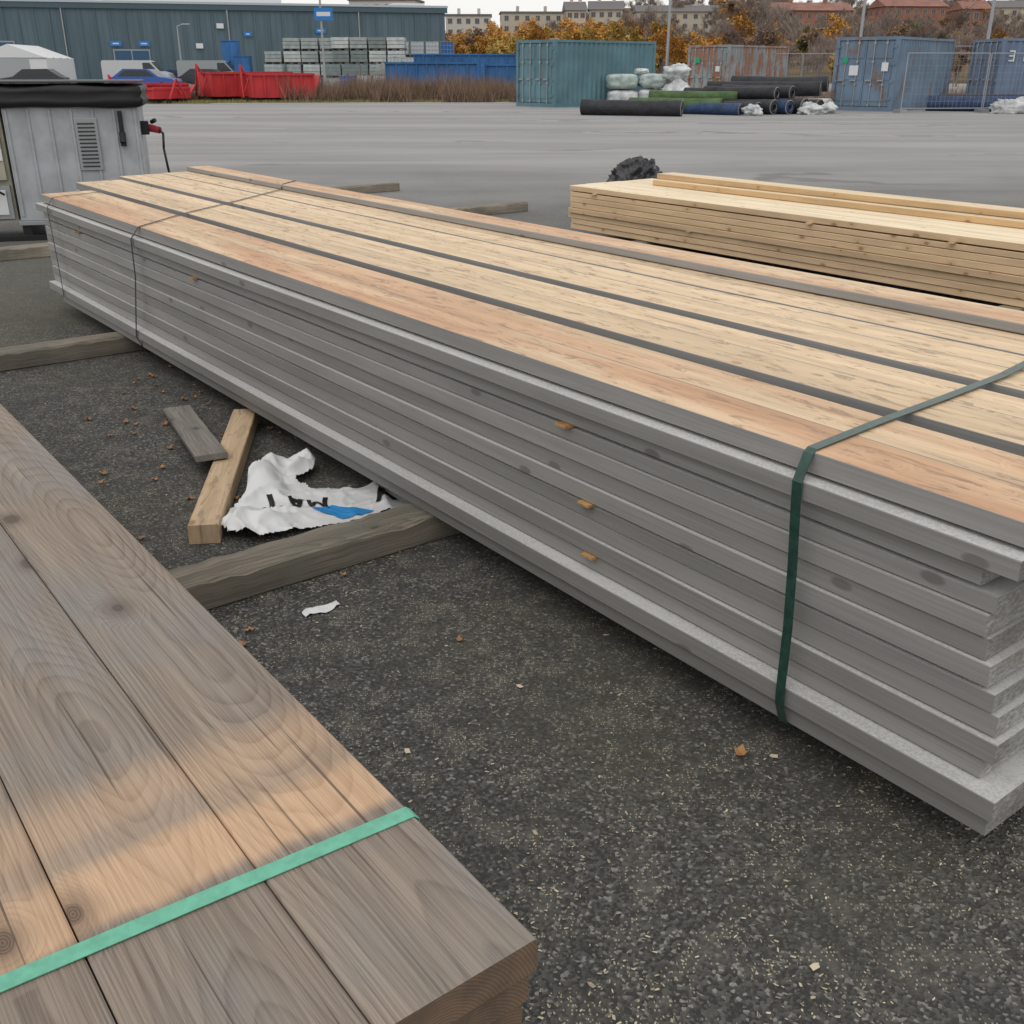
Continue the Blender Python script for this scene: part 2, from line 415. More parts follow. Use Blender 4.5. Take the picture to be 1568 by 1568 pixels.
# ------------------------------------------------------------------ foreground stack
fg=empty('weathered_plank_stack',(0,0,0),YAW)
mb=MB(); TH=.040
for L in range(15):
    zb=.75-L*.044; za=zb-TH
    if za<.1: break
    v=.458
    for k in range(8):
        w=.1725
        du=0 if k==0 else random.uniform(-.002,.004)
        un=.563+du+(0 if L==0 else random.uniform(.004,.022))
        off=0 if L==0 else random.uniform(-.008,-.001)
        mb.board(un,5.6,v-w+.0007+off,v-.0007+off,za,zb,0,0,1,n=60,c=.0018,wob=.0004,nick=.0018 if L==0 else 0)
        v-=w
mb.build('planks',[M_old,M_bend],fg)
strap('mint_strap',[(.80,.4595,.2),(.785,.462,.70),(.785,.461,.747),(.786,.456,.7515),(.80,.20,.7525),(.812,0,.7518),(.83,-.3,.7525),(.85,-.9,.7518),(.86,-.925,.745),(.86,-.925,.2)],.0195,M_strapG,fg,.001)

# ------------------------------------------------------------------ right stack
rs=empty('planed_pine_timber_stack',(0,0,0),YAW)
mb=MB(); LH2=.049
for L in range(8):
    za=.105+L*LH2; zb=za+LH2-.0038-(.006 if L==6 else 0)
    uf=7.66+random.uniform(-.02,.02)
    for k in range(5):
        a=6.49+k*.222+random.uniform(-.004,.006); b=a+.219
        mb.board(2.2,uf+random.uniform(-.015,.015),a+(random.uniform(-.012,.012) if k==0 else 0),b,za,zb,0,1 if L==7 else 0,0,ti=0,n=10)
zz=.105+8*LH2
for i,(a,b,t) in enumerate([(7.12,7.34,1),(7.36,7.58,.9)]):
    mb.board(2.2,7.2,a,b,zz,zz+.045,2,1,2,ti=0.05,n=10)
for (a,b,t) in [(7.22,7.44,.9)]:
    mb.board(2.1,7.25,a,b,zz+.048,zz+.093,2,1,2,ti=.4,n=10)
mb.build('boards',[M_yel,M_yelt,M_yelr],rs)
mb=MB()
for (u,L) in [(7.3,7),(4.9,7),(3.75,7),(6.1,3)]:
    z=.105+L*LH2; mb.board(u-.02,u+.02,6.465,6.7,z-.0085,z+.001,0,0,0,c=.001,n=1)
mb.build('spacer_sticks',[M_bat],rs)
for i,u in enumerate((3.2,6.6)):
    mb=MB(); mb.board(u,u+.14,6.3,7.8,0,.1,0,0,0,n=1); mb.build('bearer_timber',[M_slp],rs)

# ------------------------------------------------------------------ sleepers (length along v)
def sleeper(u0,u1,v0,v1,h,rnd):
    mb=MB()
    mb.board(-v1,-v0,u0,u1,0,h,0,0,0,rn=rnd,c=.006,n=90,wob=.003,nick=.03)
    o=mb.build('support_timber',[M_slp]); o.rotation_euler=(0,0,YAW+R(90)); return o
sleeper(2.715,2.865,-1.1,3.5,.1,.13)
sleeper(5.93,6.07,-1.2,3.5,.1,.47)
sleeper(9.55,9.69,6.35,7.48,.1,.7)
sleeper(12.25,12.40,6.1,7.42,.1,.3)
sleeper(9.62,9.78,.7,2.5,.1,.9)

# ------------------------------------------------------------------ offcuts
def lying_board(name,p0,p1,w,t,mat,zc0,zc1,rn):
    p0=Vector((*p0,zc0)); p1=Vector((*p1,zc1)); d=p1-p0; L=d.length
    mb=MB(); mb.board(-L,0,-w/2,w/2,-t/2,t/2,0,0,0,rn=rn,n=16,c=.003,nick=.006)
    o=mb.build(name,[mat]); o.location=p0
    o.rotation_euler=(0,-math.asin(d.z/L),math.atan2(d.y,d.x)); return o
lying_board('wood_batten_offcut',(-1.052,3.19),(-1.222,4.49),.105,.07,M_bat,.036,.036,.2)
lying_board('grey_plank_offcut',(-1.185,3.80),(-1.585,4.64),.125,.024,M_gpl,.092,.022,.6)

# ------------------------------------------------------------------ plastic bag
bag=empty('plastic_packaging_bag')
poly=[(-.979,3.195),(-1.02,3.36),(-.998,3.53),(-.99,3.72),(-.968,3.906),(-.88,3.95),(-.805,3.93),(-.80,3.82),(-.83,3.72),(-.77,3.66),(-.62,3.67),(-.488,3.67),(-.387,3.71),(-.345,3.63),(-.351,3.50),(-.44,3.43),(-.527,3.36),(-.663,3.32),(-.78,3.24),(-.902,3.175)]
def inside(x,y):
    c=False;n=len(poly)
    for i in range(n):
        x1,y1=poly[i];x2,y2=poly[(i+1)%n]
        if (y1>y)!=(y2>y) and x<(x2-x1)*(y-y1)/(y2-y1)+x1: c=not c
    return c
def rdg(x,y,z): return (1-min(1,abs(mn.noise(Vector((x,y,z))))*2.6))**2.0
def bz(x,y):
    calm=.34+.66*min(1,max(0,(-.76-x)/.12)+max(0,(y-3.62)/.1)*.7)
    lf=math.exp(-((x+.96)**2)/.006)*.05*max(0,1-abs(y-3.65)/.4)
    return .010+calm*(.055*rdg(x*4.0+y*2,y*2.4,1.3)+.022*rdg(x*9-y*5,y*8,4))+.004*rdg(x*17,y*15+x*9,2)+lf
def bxy(x,y): return x+mn.noise(Vector((x*9,y*9,7)))*.026, y+mn.noise(Vector((x*9,y*9,17)))*.026
mb=MB(); st=.007; idx={}; vs=[]; fs=[]
nx=int(.75/st);ny=int(.85/st)
def vid(i,j):
    if (i,j) not in idx:
        x=-1.06+i*st;y=3.13+j*st
        a,b=bxy(x,y); idx[(i,j)]=len(vs); vs.append((a,b,bz(x,y)))
    return idx[(i,j)]
for i in range(nx+2):
    for j in range(ny+2):
        if inside(-1.06+(i+.5)*st,3.13+(j+.5)*st): fs.append((vid(i,j),vid(i+1,j),vid(i+1,j+1),vid(i,j+1)))
mb._a(vs,fs,0)
M_bag=plain('white_plastic_film',(.74,.75,.75),.30,.08,9,.5)
mb.build('film',[M_bag],bag,smooth=True)
def decal(name,quads,mat):
    mb=MB()
    for q in quads:
        N=12; vs=[];fs=[]
        for j in range(N+1):
            for i in range(N+1):
                s=i/N;t=j/N
                x=(1-s)*(1-t)*q[0][0]+s*(1-t)*q[1][0]+s*t*q[2][0]+(1-s)*t*q[3][0]
                y=(1-s)*(1-t)*q[0][1]+s*(1-t)*q[1][1]+s*t*q[2][1]+(1-s)*t*q[3][1]
                a,b=bxy(x,y); vs.append((a,b,bz(x,y)+.0035))
        for j in range(N):
            for i in range(N):
                a=j*(N+1)+i; fs.append((a,a+1,a+N+2,a+N+1))
        mb._a(vs,fs,0)
    mb.build(name,[mat],bag,smooth=True)
decal('blue_print',[[(-.73,3.43),(-.62,3.365),(-.50,3.43),(-.66,3.51)]],plain('blue_print_ink',(.03,.26,.60),.4,.1))
STR={'T':[((0,0.9),(.7,.9)),((.35,0),(.35,.82))],'A':[((0,0),(.3,1)),((.3,1),(.6,0)),((.15,.35),(.45,.35))],'M':[((0,0),(0,1)),((0,1),(.35,.3)),((.35,.3),(.7,1)),((.7,1),(.7,0))],'L':[((0,0),(0,1)),((0,0),(.5,0))],'I':[((.2,0),(.2,1))]}
def letters(txt,org,ang,h,mat,name,wd=.095):
    qs=[];ca,sa=math.cos(ang),math.sin(ang);off=0
    for ch in txt:
        for (p,q) in STR[ch]:
            p=Vector(p);q=Vector(q);d=(q-p).normalized();nn=Vector((-d.y,d.x))*wd;e=d*.05
            cs=[p-nn-e,q-nn+e,q+nn+e,p+nn-e]
            qs.append([(org[0]+((c.x+off)*ca-c.y*sa)*h,org[1]+((c.x+off)*sa+c.y*ca)*h) for c in cs])
        off+=.98
    decal(name,qs,mat)
M_ink=plain('black_print_ink',(.012,.012,.013),.5,.1)
letters('MAT',(-.70,3.56),R(197),.088,M_ink,'printed_word')
letters('AI',(-.50,3.52),R(18),.105,M_ink,'printed_letters')

mb=MB(); vs=[];fs=[]
for i in range(9):
    for j in range(5):
        x=i/8*.12;y=(j/4-.5)*.045*(1-.5*abs(i-4)/4)+.006*mn.noise(Vector((i*.7,2,0))); vs.append((x,y+.006*math.sin(i*.9),.004+.016*abs(mn.noise(Vector((i*.5,j*.9,3))))))
for i in range(8):
    for j in range(4): a=i*5+j; fs.append((a,a+5,a+6,a+1))
mb._a(vs,fs,0); mb.build('plastic_scrap',[M_bag],loc=(-.62,2.68,0),rz=R(40),smooth=True)

# ------------------------------------------------------------------ litter on asphalt
g=G('wood_chip'); rr=g.attr('rnd'); cc=g.mix(rr,(.68,.59,.42,1),(.36,.31,.23,1)); M_chip=g.fin(cc,.8,.1)
mb=MB()
def chip(x,y,L,W,rn,z=.0015):
    a=random.random()*math.pi; ca,sa=math.cos(a),math.sin(a); pts=[]
    for dx,dy in((-L,-W*.6),(L*.5,-W),(L,W*.3),(L*.3,W*.9),(-L*.7,W)):
        pts.append((x+dx*ca-dy*sa,y+dx*sa+dy*ca,z+random.random()*.002))
    mb.poly(pts,0,rn)
cnt=0
while cnt<15000:
    y=.9+7*random.random()**1.7; x=random.uniform(-.75,.75)*y*1.0+random.uniform(-.3,.8)
    d=mn.noise(Vector((x*1.3,y*1.3,0)))+.8*mn.noise(Vector((x*5,y*5,5)))
    if random.random()>max(.06,(d+.12)*1.6): continue
    q=random.random()
    L=random.uniform(.006,.010) if q<.010 else (random.uniform(.003,.0062) if q<.30 else random.uniform(.0016,.0034))
    chip(x,y,L,L*random.uniform(.18,.55),random.random()**.8); cnt+=1
for x,y in [(-.25,2.02),(.55,1.38),(.02,2.3),(-.45,1.75),(.62,2.0),(.3,1.1)]:
    chip(x,y,.011,.007,.1,.004)
mb.build('wood_chip_litter',[M_chip])
g=G('dead_leaf'); rr=g.attr('rnd'); M_leaf=g.fin(g.mix(rr,(.50,.26,.12,1),(.22,.13,.07,1)),.7,.2)
mb=MB()
for i in range(85):
    if i<45: x=random.uniform(-2.0,-.8);y=random.uniform(3.1,5.4)
    elif i<60: x=random.uniform(-5,-2.6);y=random.uniform(4.8,8.2)
    else: x=random.uniform(-2.2,1.2);y=random.uniform(2.0,6)
    s=random.uniform(.012,.030);a=random.random()*6.28;rn=random.random()
    def LP(r,t,h): return (x+s*r*math.cos(a+t),y+s*r*math.sin(a+t),.004+h*s)
    o=[LP(1,0,.5),LP(.55,.6,.2),LP(.6,1.4,.5),LP(.5,2.3,.1),LP(.9,3.1,.35),LP(.5,-2.3,.15),LP(.6,-1.4,.6),LP(.55,-.6,.1)]
    c0=LP(0,0,.05)
    mb._a([c0]+o,[(0,k+1,(k+1)%8+1) for k in range(8)],0,None,rn)
mb.build('fallen_leaves',[M_leaf])

# ------------------------------------------------------------------ power cabinet
M_cab=plain('pale_grey_cabinet_paint',(.37,.39,.41),.5,.18,4)
M_cream=plain('cream_cabinet_paint',(.42,.40,.31),.5,.14,5)
cab=empty('site_power_cabinet',(-4.62,9.95,0),R(15))
mb=MB()
W,Dp=1.17,.75
mb.box(0,W,0,Dp,.18,1.2,0)
for i in range(7):
    x=.03+i*(W-.06)/6
    mb.box(x-.012,x+.012,-.012,-.001,.22,1.16,0)
mb.box(-.02,W+.02,-.02,Dp+.02,.14,.178,1)
mb.box(0,.08,0,Dp,.0,.14,2); mb.box(W-.08,W,0,Dp,0,.14,2); mb.box(-.75,-.67,0,Dp,0,.14,2)
mb.box(-.8,W+.04,-.03,-.005,.0,.05,2)
mb.box(.60,.80,-.022,-.013,.62,1.08,1)
for i in range(12): 
    z=.65+i*.034; mb.box(.625,.775,-.030,-.0225,z,z+.015,3)
mb.box(.99,1.03,-.05,-.013,.93,1.14,2); mb.tube((1.01,-.055,.86),(1.01,-.02,.95),.03,.03,10,2)
mb.box(.985,1.035,-.045,-.013,.83,.86,2)
mb.box(W+.001,W+.07,.12,.24,.92,1.04,2)
mb.tube((W+.07,.18,.98),(W+.17,.10,.96),.035,.032,12,4)
mb.tube((W+.10,.16,1.03),(W+.14,.12,1.05),.02,.02,8,2)
mb.build('cabinet_body',[M_cab,M_steel,M_black,M_dark,plain('red_cee_plug',(.28,.03,.035),.5,.1)],cab,bevel=.004)
mb=MB()
mb.box(-.75,-.03,.06,Dp,.18,1.2,0)
mb.box(-.72,-.06,.02,.059,.95,1.16,1); mb.box(-.22,-.06,.0,.059,.55,.93,1)
mb.box(-.25,-.05,.01,.015+.04,.20,.5,2); mb.box(-.20,-.09,-.004,.009,.24,.46,3)
mb.box(-.2,-.06,-.012,-.002,.72,.82,3); mb.box(-.17,-.08,-.016,-.0125,.76,.79,4)
mb.tube((-.14,-.06,.98),(-.14,.0,1.02),.04,.04,12,4); mb.tube((-.14,-.05,1.08),(-.14,.0,1.1),.03,.03,12,2)
mb.tube((-.35,-.06,1.02),(-.35,.0,1.05),.04,.04,12,4)
for i in range(10):
    t=i/9; t2=(i+1)/9
    f=lambda t:(-.14-.25*math.sin(t*3.0),-.06-.05*math.sin(t*3),.98-.5*t)
    mb.tube(f(t),f(t2),.012,.012,6,4)
mb.build('socket_panel',[M_cream,M_cream,M_steel,M_white,M_black],cab,bevel=.004)
mb=MB(); n=60
def ring(z,o,ph):
    pts=[]
    x0,x1,y0,y1=-.80,W+.02,-.03,Dp+.03
    for k in range(n):
        s=k/n*4
        if s<1: p=(x0+(x1-x0)*s,y0)
        elif s<2: p=(x1,y0+(y1-y0)*(s-1))
        elif s<3: p=(x1-(x1-x0)*(s-2),y1)
        else: p=(x0,y1-(y1-y0)*(s-3))
        cx=(x0+x1)/2;cy=(y0+y1)/2
        dx=(p[0]-cx)/(x1-x0)*2;dy=(p[1]-cy)/(y1-y0)*2
        w=mn.noise(Vector((p[0]*5,p[1]*5,ph)))*.022
        pts.append((p[0]+dx*(o+w),p[1]+dy*(o+w),z+mn.noise(Vector((p[0]*2.5,p[1]*3,ph+5)))*.022))
    return pts
rings=[ring(1.17,.0,0),ring(1.19,.035,0),ring(1.235,.045,1),ring(1.26,.022,2),ring(1.30,.04,3),ring(1.34,.035,4),ring(1.355,.0,4),ring(1.36,-.15,5),ring(1.362,-.35,5)]
vs=[p for r_ in rings for p in r_]; fs=[]
for j in range(len(rings)-1):
    for k in range(n): fs.append((j*n+k,j*n+(k+1)%n,(j+1)*n+(k+1)%n,(j+1)*n+k))
fs.append(tuple((len(rings)-1)*n+k for k in range(n)))
mb._a(vs,fs,0)
mb.build('cover',[M_black],cab,smooth=True)
mb=MB(); mb.box(-.81,W+.045,-.045,Dp+.05,1.38,1.40,0); mb.build('lid_plate',[plain('grey_lid',(.10,.11,.115),.6,.1)],cab,bevel=.008)
mb=MB()
cv=[(W+.17,.10,.96),(W+.20,.06,.93),(W+.19,.03,.8),(W+.21,.0,.6),(W+.27,-.03,.4),(W+.26,-.05,.15),(W+.15,-.1,.02)]
for a,b in zip(cv,cv[1:]): mb.tube(a,b,.011,.011,8,0)
mb.build('supply_cable',[M_black],cab,smooth=True)

# black bag behind right stack
bm=bmesh.new(); bmesh.ops.create_icosphere(bm,subdivisions=6,radius=1)
for v in bm.verts:
    p=v.co.copy(); k=1+.3*mn.noise(p*1.4)+.28*(1-min(1,abs(mn.noise(p*2.2+Vector((3,1,0))))*3))**2+.07*(1-min(1,abs(mn.noise(p*6))*3))**2
    v.co=Vector((p.x*.27*k,p.y*.2*k,max(-.2,p.z*.27*k)))
me=bpy.data.meshes.new('black_refuse_bag'); bm.to_mesh(me); me.materials.append(plain('black_film',(.022,.023,.028),.3,.1,4,.6))
for p in me.polygons: p.use_smooth=True
o=bpy.data.objects.new('black_refuse_bag',me); COL.objects.link(o); o.location=(1.42,12.0,.26); 

# ------------------------------------------------------------------ shipping containers
def container(name,x,y,rz,mat,L=6.06,W=2.44,H=2.59,extra=None):
    e=empty(name,(x,y,0),rz)
    mb=MB(); p=.14
    for (a,b) in((0,0),(L-p,0),(0,W-p),(L-p,W-p)): mb.box(a,a+p,b,b+p,0,H,0)
    for b in(0,W-p):
        mb.box(p,L-p,b+.01,b+p-.01,.0,.16,0); mb.box(p,L-p,b+.01,b+p-.01,H-.10,H-.01,0)
    for a in(0,L-p):
        mb.box(a+.01,a+p-.01,p,W-p,0,.15,0); mb.box(a+.01,a+p-.01,p,W-p,H-.12,H-.005,0)
    mb.box(p,L-p,p,W-p,.12,.16,0); mb.box(.06,L-.06,.06,W-.06,H-.035,H-.02,0)
    def corr(a0,a1,base,depth):
        prof=[];x=a0
        while x<a1-.28:
            prof+= [(x,base),(x+.07,base),(x+.14,base+depth),(x+.21,base+depth)]; x+=.28
        prof.append((a1,base)); return prof
    for base,dp in((.035,.05),(W-.035,-.05)):
        pr=corr(p,L-p,base,dp)
        vs=[(q[0],q[1],.16) for q in pr]+[(q[0],q[1],H-.10) for q in pr]; n=len(pr)
        mb._a(vs,[(i,i+1,n+i+1,n+i) for i in range(n-1)],0)
    pr=corr(p,W-p,L-.035,-.05)
    vs=[(q[1],q[0],.15) for q in pr]+[(q[1],q[0],H-.12) for q in pr]; n=len(pr)
    mb._a(vs,[(i,i+1,n+i+1,n+i) for i in range(n-1)],0)
    hw=W/2
    for s in(0,1):
        y0=p+.01 if s==0 else hw+.01; y1=hw-.01 if s==0 else W-p-.01
        mb.box(.05,.09,y0,y1,.17,H-.14,0)
        for i in range(3):
            zc=.35+i*.75; mb.box(.03,.049,y0+.06,y1-.06,zc,zc+.5,0)
        for q in(.28,.72):
            yy=y0+(y1-y0)*q
            mb.tube((.0,yy,.12),(.0,yy,H-.1),.02,.02,8,1)
            mb.box(-.04,.02,yy-.02,yy+.22,1.05,1.1,1)
            for zc in(.2,.9,1.7,H-.25): mb.box(-.02,.03,yy-.05,yy+.05,zc,zc+.06,1)
        for zc in(.4,1.0,1.6,2.2): mb.box(-.03,-.001,(p-.08 if s==0 else W-p-.04),(p+.04 if s==0 else W-p+.08),zc,zc+.1,0)
    mb.build('container_body',[mat,M_steel],e)
    if extra: extra(e,L,W,H)
    return e
def signs1(e,L,W,H):
    mb=MB(); mb.box(-.012,-.004,1.7,2.0,1.75,2.0,0); mb.box(-.012,-.004,.5,.75,1.35,1.6,1); mb.build('door_signs',[M_sgreen,M_white],e)
def signs2(e,L,W,H):
    mb=MB(); mb.box(-.03,-.022,1.45,1.8,1.25,1.6,1); mb.box(-.03,-.022,1.9,2.1,1.7,1.9,0); mb.box(-.03,-.022,.3,.55,1.4,1.7,1); mb.build('door_signs',[M_sgreen,M_white],e)
def digits(e,L,W,H):
    mb=MB()
    def seg(x,segs):
        w,h,t=.22,.4,.05; z=1.75
        S={'t':(x,x+w,z+h-t,z+h),'m':(x,x+w,z+h/2-t/2,z+h/2+t/2),'b':(x,x+w,z,z+t),'tr':(x+w-t,x+w,z+h/2,z+h),'br':(x+w-t,x+w,z,z+h/2),'tl':(x,x+t,z+h/2,z+h),'bl':(x,x+t,z,z+h/2)}
        for i,k in enumerate(segs):
            a=S[k]; mb.box(a[0],a[1],.0-.002*i-.004,.034-.002*i,a[2],a[3],0)
    seg(.35,['t','m','b','tr','br']); seg(.95,['t','m','b','tr','bl'])
    mb.build('number_marking',[M_white],e)
container('shipping_container',1.75,46,R(40),M_teal)
container('shipping_container',10.85,56,R(48),M_rust,extra=signs1)
container('shipping_container',14.27,41.5,R(50),M_blue,extra=signs2)
container('shipping_container',19.3,44.3,R(4),M_blue2,extra=digits)

# ------------------------------------------------------------------ geotextile rolls
rolls=[(2.45,38.5,5.75,37.3,.26,.26,0),(4.3,40.3,7.4,38.9,.27,.27,1),(5.9,39.6,7.9,38.1,.20,.2,2),(6.3,41.0,8.6,38.5,.22,.22,0),
(7.3,41.0,9.2,38.7,.25,.25,0),(7.9,41.5,9.8,38.9,.24,.24,2),(8.7,41.5,10.4,39.1,.27,.27,0),(9.4,41.8,11.0,39.4,.25,.25,0),(10.0,42,11.5,40.0,.25,.25,3),
(7.2,41.3,9.4,39.3,.68,.22,0),(8.0,42.0,10.1,39.9,.70,.24,0),(7.6,43.0,11.5,41.3,.80,.26,0),(8.6,43.5,12.0,42.2,.95,.28,0),(6.6,42.2,9.2,40.6,.62,.21,0),(5.2,41.6,8.2,40.2,.55,.2,1),
(15.9,42.3,19.0,41.2,.28,.28,2),(16.8,43.4,20.4,42.4,.3,.3,0)]
M_rk=plain('black_geotextile',(.028,.029,.033),.6,.35,4); M_rg=plain('green_geotextile',(.07,.12,.045),.7,.3,4); M_rb=plain('navy_geotextile',(.03,.055,.12),.6,.3,4); M_rw=plain('pale_liner_roll',(.45,.45,.42),.7,.2)
M_re=plain('roll_end',(.18,.18,.19),.6,.3)
rc=[M_rk,M_rg,M_rb,M_rw]
for (x0,y0,x1,y1,z,r,c) in rolls:
    mb=MB(); p0=Vector((x0,y0,z));p1=Vector((x1,y1,z)); d=(p1-p0).normalized()
    N=6; pts=[p0.lerp(p1,i/N)+Vector((0,0,-.02*math.sin(math.pi*i/N)+mn.noise(Vector((x0,i*.7,y0)))*.02)) for i in range(N+1)]
    for a,b in zip(pts,pts[1:]): mb.tube(a,b,r*(1+.03*mn.noise(a)),r*(1+.03*mn.noise(b)),20,0,cap=False)
    for (pp,sg) in((pts[0],-1),(pts[-1],1)):
        a_=d.orthogonal().normalized();b_=d.cross(a_)
        rr_=[(r,0),(r*.86,.02),(r*.82,-.01),(r*.62,.02),(r*.58,-.01),(r*.34,.015),(r*.30,-.25)]
        vs=[];fs=[];mi=[]
        for (q,o_) in rr_:
            for k in range(20):
                t=2*math.pi*k/20; vs.append(tuple(pp+d*sg*o_+a_*math.cos(t)*q+b_*math.sin(t)*q))
        for j in range(len(rr_)-1):
            for k in range(20): fs.append((j*20+k,j*20+(k+1)%20,(j+1)*20+(k+1)%20,(j+1)*20+k)); mi.append(1 if j in(0,3) and c!=1 else 0)
        fs.append(tuple(120+k for k in range(20))); mi.append(2)
        mb._a(vs,fs,mi)
    mb.build('geotextile_roll',[rc[c],M_re if c!=3 else M_rw,M_black],smooth=False)

def lump(name,x,y,z,sx,sy,sz,mat,seed,rough=.3,box=3.0,sub=4,rz=0):
    bm=bmesh.new(); bmesh.ops.create_icosphere(bm,subdivisions=sub,radius=1)
    for v in bm.verts:
        p=v.co.copy(); m=(abs(p.x)**box+abs(p.y)**box+abs(p.z)**box)**(1/box); p=p/m
        q=p+Vector((seed,seed*2.3,0))
        k=1+rough*(.5*mn.noise(q*1.7)+.4*abs(mn.noise(q*5)))
        v.co=Vector((p.x*sx*k,p.y*sy*k,p.z*sz*k))
    me=bpy.data.meshes.new(name); bm.to_mesh(me); bm.free(); me.materials.append(mat)
    for p in me.polygons: p.use_smooth=True
    o=bpy.data.objects.new(name,me); COL.objects.link(o); o.location=(x,y,z); o.rotation_euler=(0,0,rz); return o
M_wrap=plain('white_wrap_film',(.50,.52,.52),.45,.4,2.5,.5); M_wrapg=plain('greenish_wrap_film',(.36,.43,.40),.4,.3,3,.5)
for i,(x,y,z,sx,sy,sz,m,ro) in enumerate([(4.75,47.5,.33,.66,.5,.32,M_wrap,.15),(4.7,47.5,.98,.66,.5,.30,M_wrapg,.15),(5.55,47.8,1.38,.3,.3,.12,M_wrap,.5),(6.0,47.3,.35,.6,.5,.34,M_wrap,.2),(6.0,47.3,1.0,.55,.5,.28,M_wrapg,.3),(6.9,46.5,.5,.5,.4,.5,M_wrap,.6),(6.9,47,1.3,.45,.4,.34,M_wrap,.9),(7.4,45.2,.3,.6,.4,.3,M_wrap,.8)]):
    lump('wrapped_material_pack',x,y,z,sx,sy,sz,m,i*3.1+1,ro,4.5 if ro<.4 else 2.6)
for i,(x,y,sx) in enumerate([(8.3,38.0,.28),(10.55,38.9,.36),(11.3,39.6,.3),(17.9,39.5,.5),(18.6,40.2,.5)]):
    lump('crumpled_white_sack',x,y,.14 if i<3 else .2,sx,.3,.2 if i<3 else .28,M_wrap,i*5+2,1.2,2.2)

# ------------------------------------------------------------------ mesh fence
def fence(name,x0,y0,x1,y1,H=2.0):
    e=empty(name,(x0,y0,0),math.atan2(y1-y0,x1-x0)); L=math.hypot(x1-x0,y1-y0)
    mb=MB(); n=max(1,round(L/3.5)); w=L/n
    for i in range(n):
        a=i*w+.03;b=(i+1)*w-.03
        mb.tube((a,0,.05),(a,0,H),.02,.02,6); mb.tube((b,0,.05),(b,0,H),.02,.02,6)
        mb.tube((a,0,H),(b,0,H),.018,.018,6); mb.tube((a,0,.15),(b,0,.15),.018,.018,6)
        k=int((b-a)/.16)
        for j in range(1,k): 
            x=a+(b-a)*j/k; mb.box(x-.0022,x+.0022,-.0022,.0022,.15,H)
        for j in range(1,8): mb.box(a,b,.003,.007,.15+j*.24,.155+j*.24)
        mb.box(a-.15,a+.1,-.3,.3,0,.12)
    mb.build('fence_panels',[M_steel],e)
fence('mesh_fence',14.2,40.3,20.5,41.0)
fence('mesh_fence',12.6,60,20.5,56,2.2)
fence('mesh_fence',18,50,32,50,2.4)

# ------------------------------------------------------------------ poles and lamps
def lamp(x,y,h,arm=1.2,sign=None,base=0):
    e=empty('street_lamp',(x,y,base))
    mb=MB(); mb.tube((0,0,0),(0,0,1.1),.11,.10,12); mb.tube((0,0,1.1),(0,0,h),.085,.05,12)
    mb.tube((0,0,h),(arm,0,h+.15),.035,.03,8); mb.box(arm-.1,arm+.5,-.12,.12,h+.1,h+.2)
    mb.build('post',[M_steel],e)
    if sign:
        m2=MB(); m2.box(sign[0],sign[1],-.16,-.12,sign[2],sign[3],0); m2.box(sign[0]+.15,sign[1]-.15,-.166,-.161,sign[2]+.25,sign[3]-.25,1); m2.build('sign_plate',[M_sblue,M_white],e)
lamp(-12.6,75,8.5,sign=(-.4,.8,4.4,5.15))
lamp(8.3,60,8); lamp(21.5,51,8.5); lamp(17.9,58,8); lamp(2.3,78,3.2,.4); lamp(5.3,82,3,.4)
lamp(-26,88,4.5,.5)

# ------------------------------------------------------------------ warehouse
def warem():
    g=G('blue_grey_corrugated_cladding'); c=g.coord(); s=g.sep(c)
    w=g.math('SINE',g.math('MULTIPLY',s[0],2*math.pi/.5))
    n=g.noise(g.scalev(c,.5,.5,.15),1,4,.6)
    k=g.mix(g.mr(n,.3,.7),(.082,.125,.148,1),(.11,.158,.182,1))
    k=g.mix(g.mr(w,.3,.9,0,.3),k,(.062,.098,.115,1))
    return g.fin(k,.6,.3)
M_ware=warem()
wh=empty('corrugated_warehouse',(-6.2,105,0),math.atan2(-.287,-.958)+math.pi)
mb=MB(); HW=6.6
mb.box(-75,0,0,45,0,HW,0)
for i in range(63):
    x=-i*1.2-.4; mb.box(x-.06,x+.06,-.08,-.001,.3,HW-.35,0)
mb.build('walls',[M_ware],wh)
mb=MB(); mb.box(-75.2,.25,-.25,45.2,HW-.02,HW+.16,0); mb.box(-75.2,.2,-.2,-.085,HW-.45,HW-.03,1)
mb.box(-30,-14,8,22,HW+.161,HW+1.1,2); mb.box(-60,-42,10,20,HW+.161,HW+.9,2); mb.box(-4,-1,4,30,HW+.161,HW+.55,2)
mb.build('roof_trim',[plain('pale_roof_flashing',(.42,.47,.50),.5,.1),plain('blue_grey_trim',(.07,.11,.13),.5,.1),M_white],wh)
mb=MB()
for s_ in(8,19.5,33,45): mb.tube((-s_,-.14,0),(-s_,-.14,HW-.4),.06,.06,8)
mb.build('downpipes',[M_steel],wh)
mb=MB()
mb.box(-29.3,-26.3,-.13,-.085,0,3.0,0); mb.box(-29.2,-27.85,-.17,-.131,.05,2.9,1); mb.box(-27.75,-26.4,-.17,-.131,.05,2.9,1)
mb.box(-41,-37,-.13,-.085,0,3.6,0); mb.box(-40.9,-37.1,-.17,-.131,.05,3.5,1)
mb.box(-6.6,-5.6,-.13,-.085,0,2.2,0)
mb.build('doors',[M_steel,plain('blue_door_paint',(.04,.10,.18),.5,.1)],wh)
mb=MB()
for s_,z,w,h in [(29,3.25,.9,.4),(26.7,3.25,.9,.4),(17.9,4.1,.7,.35),(11.5,4.4,.9,.4),(39,3.3,.9,.4)]:
    mb.box(-s_-w/2,-s_+w/2,-.2,-.171,z,z+h,0); mb.box(-s_-w/2+.2,-s_+w/2-.2,-.206,-.2005,z+h*.38,z+h*.62,1)
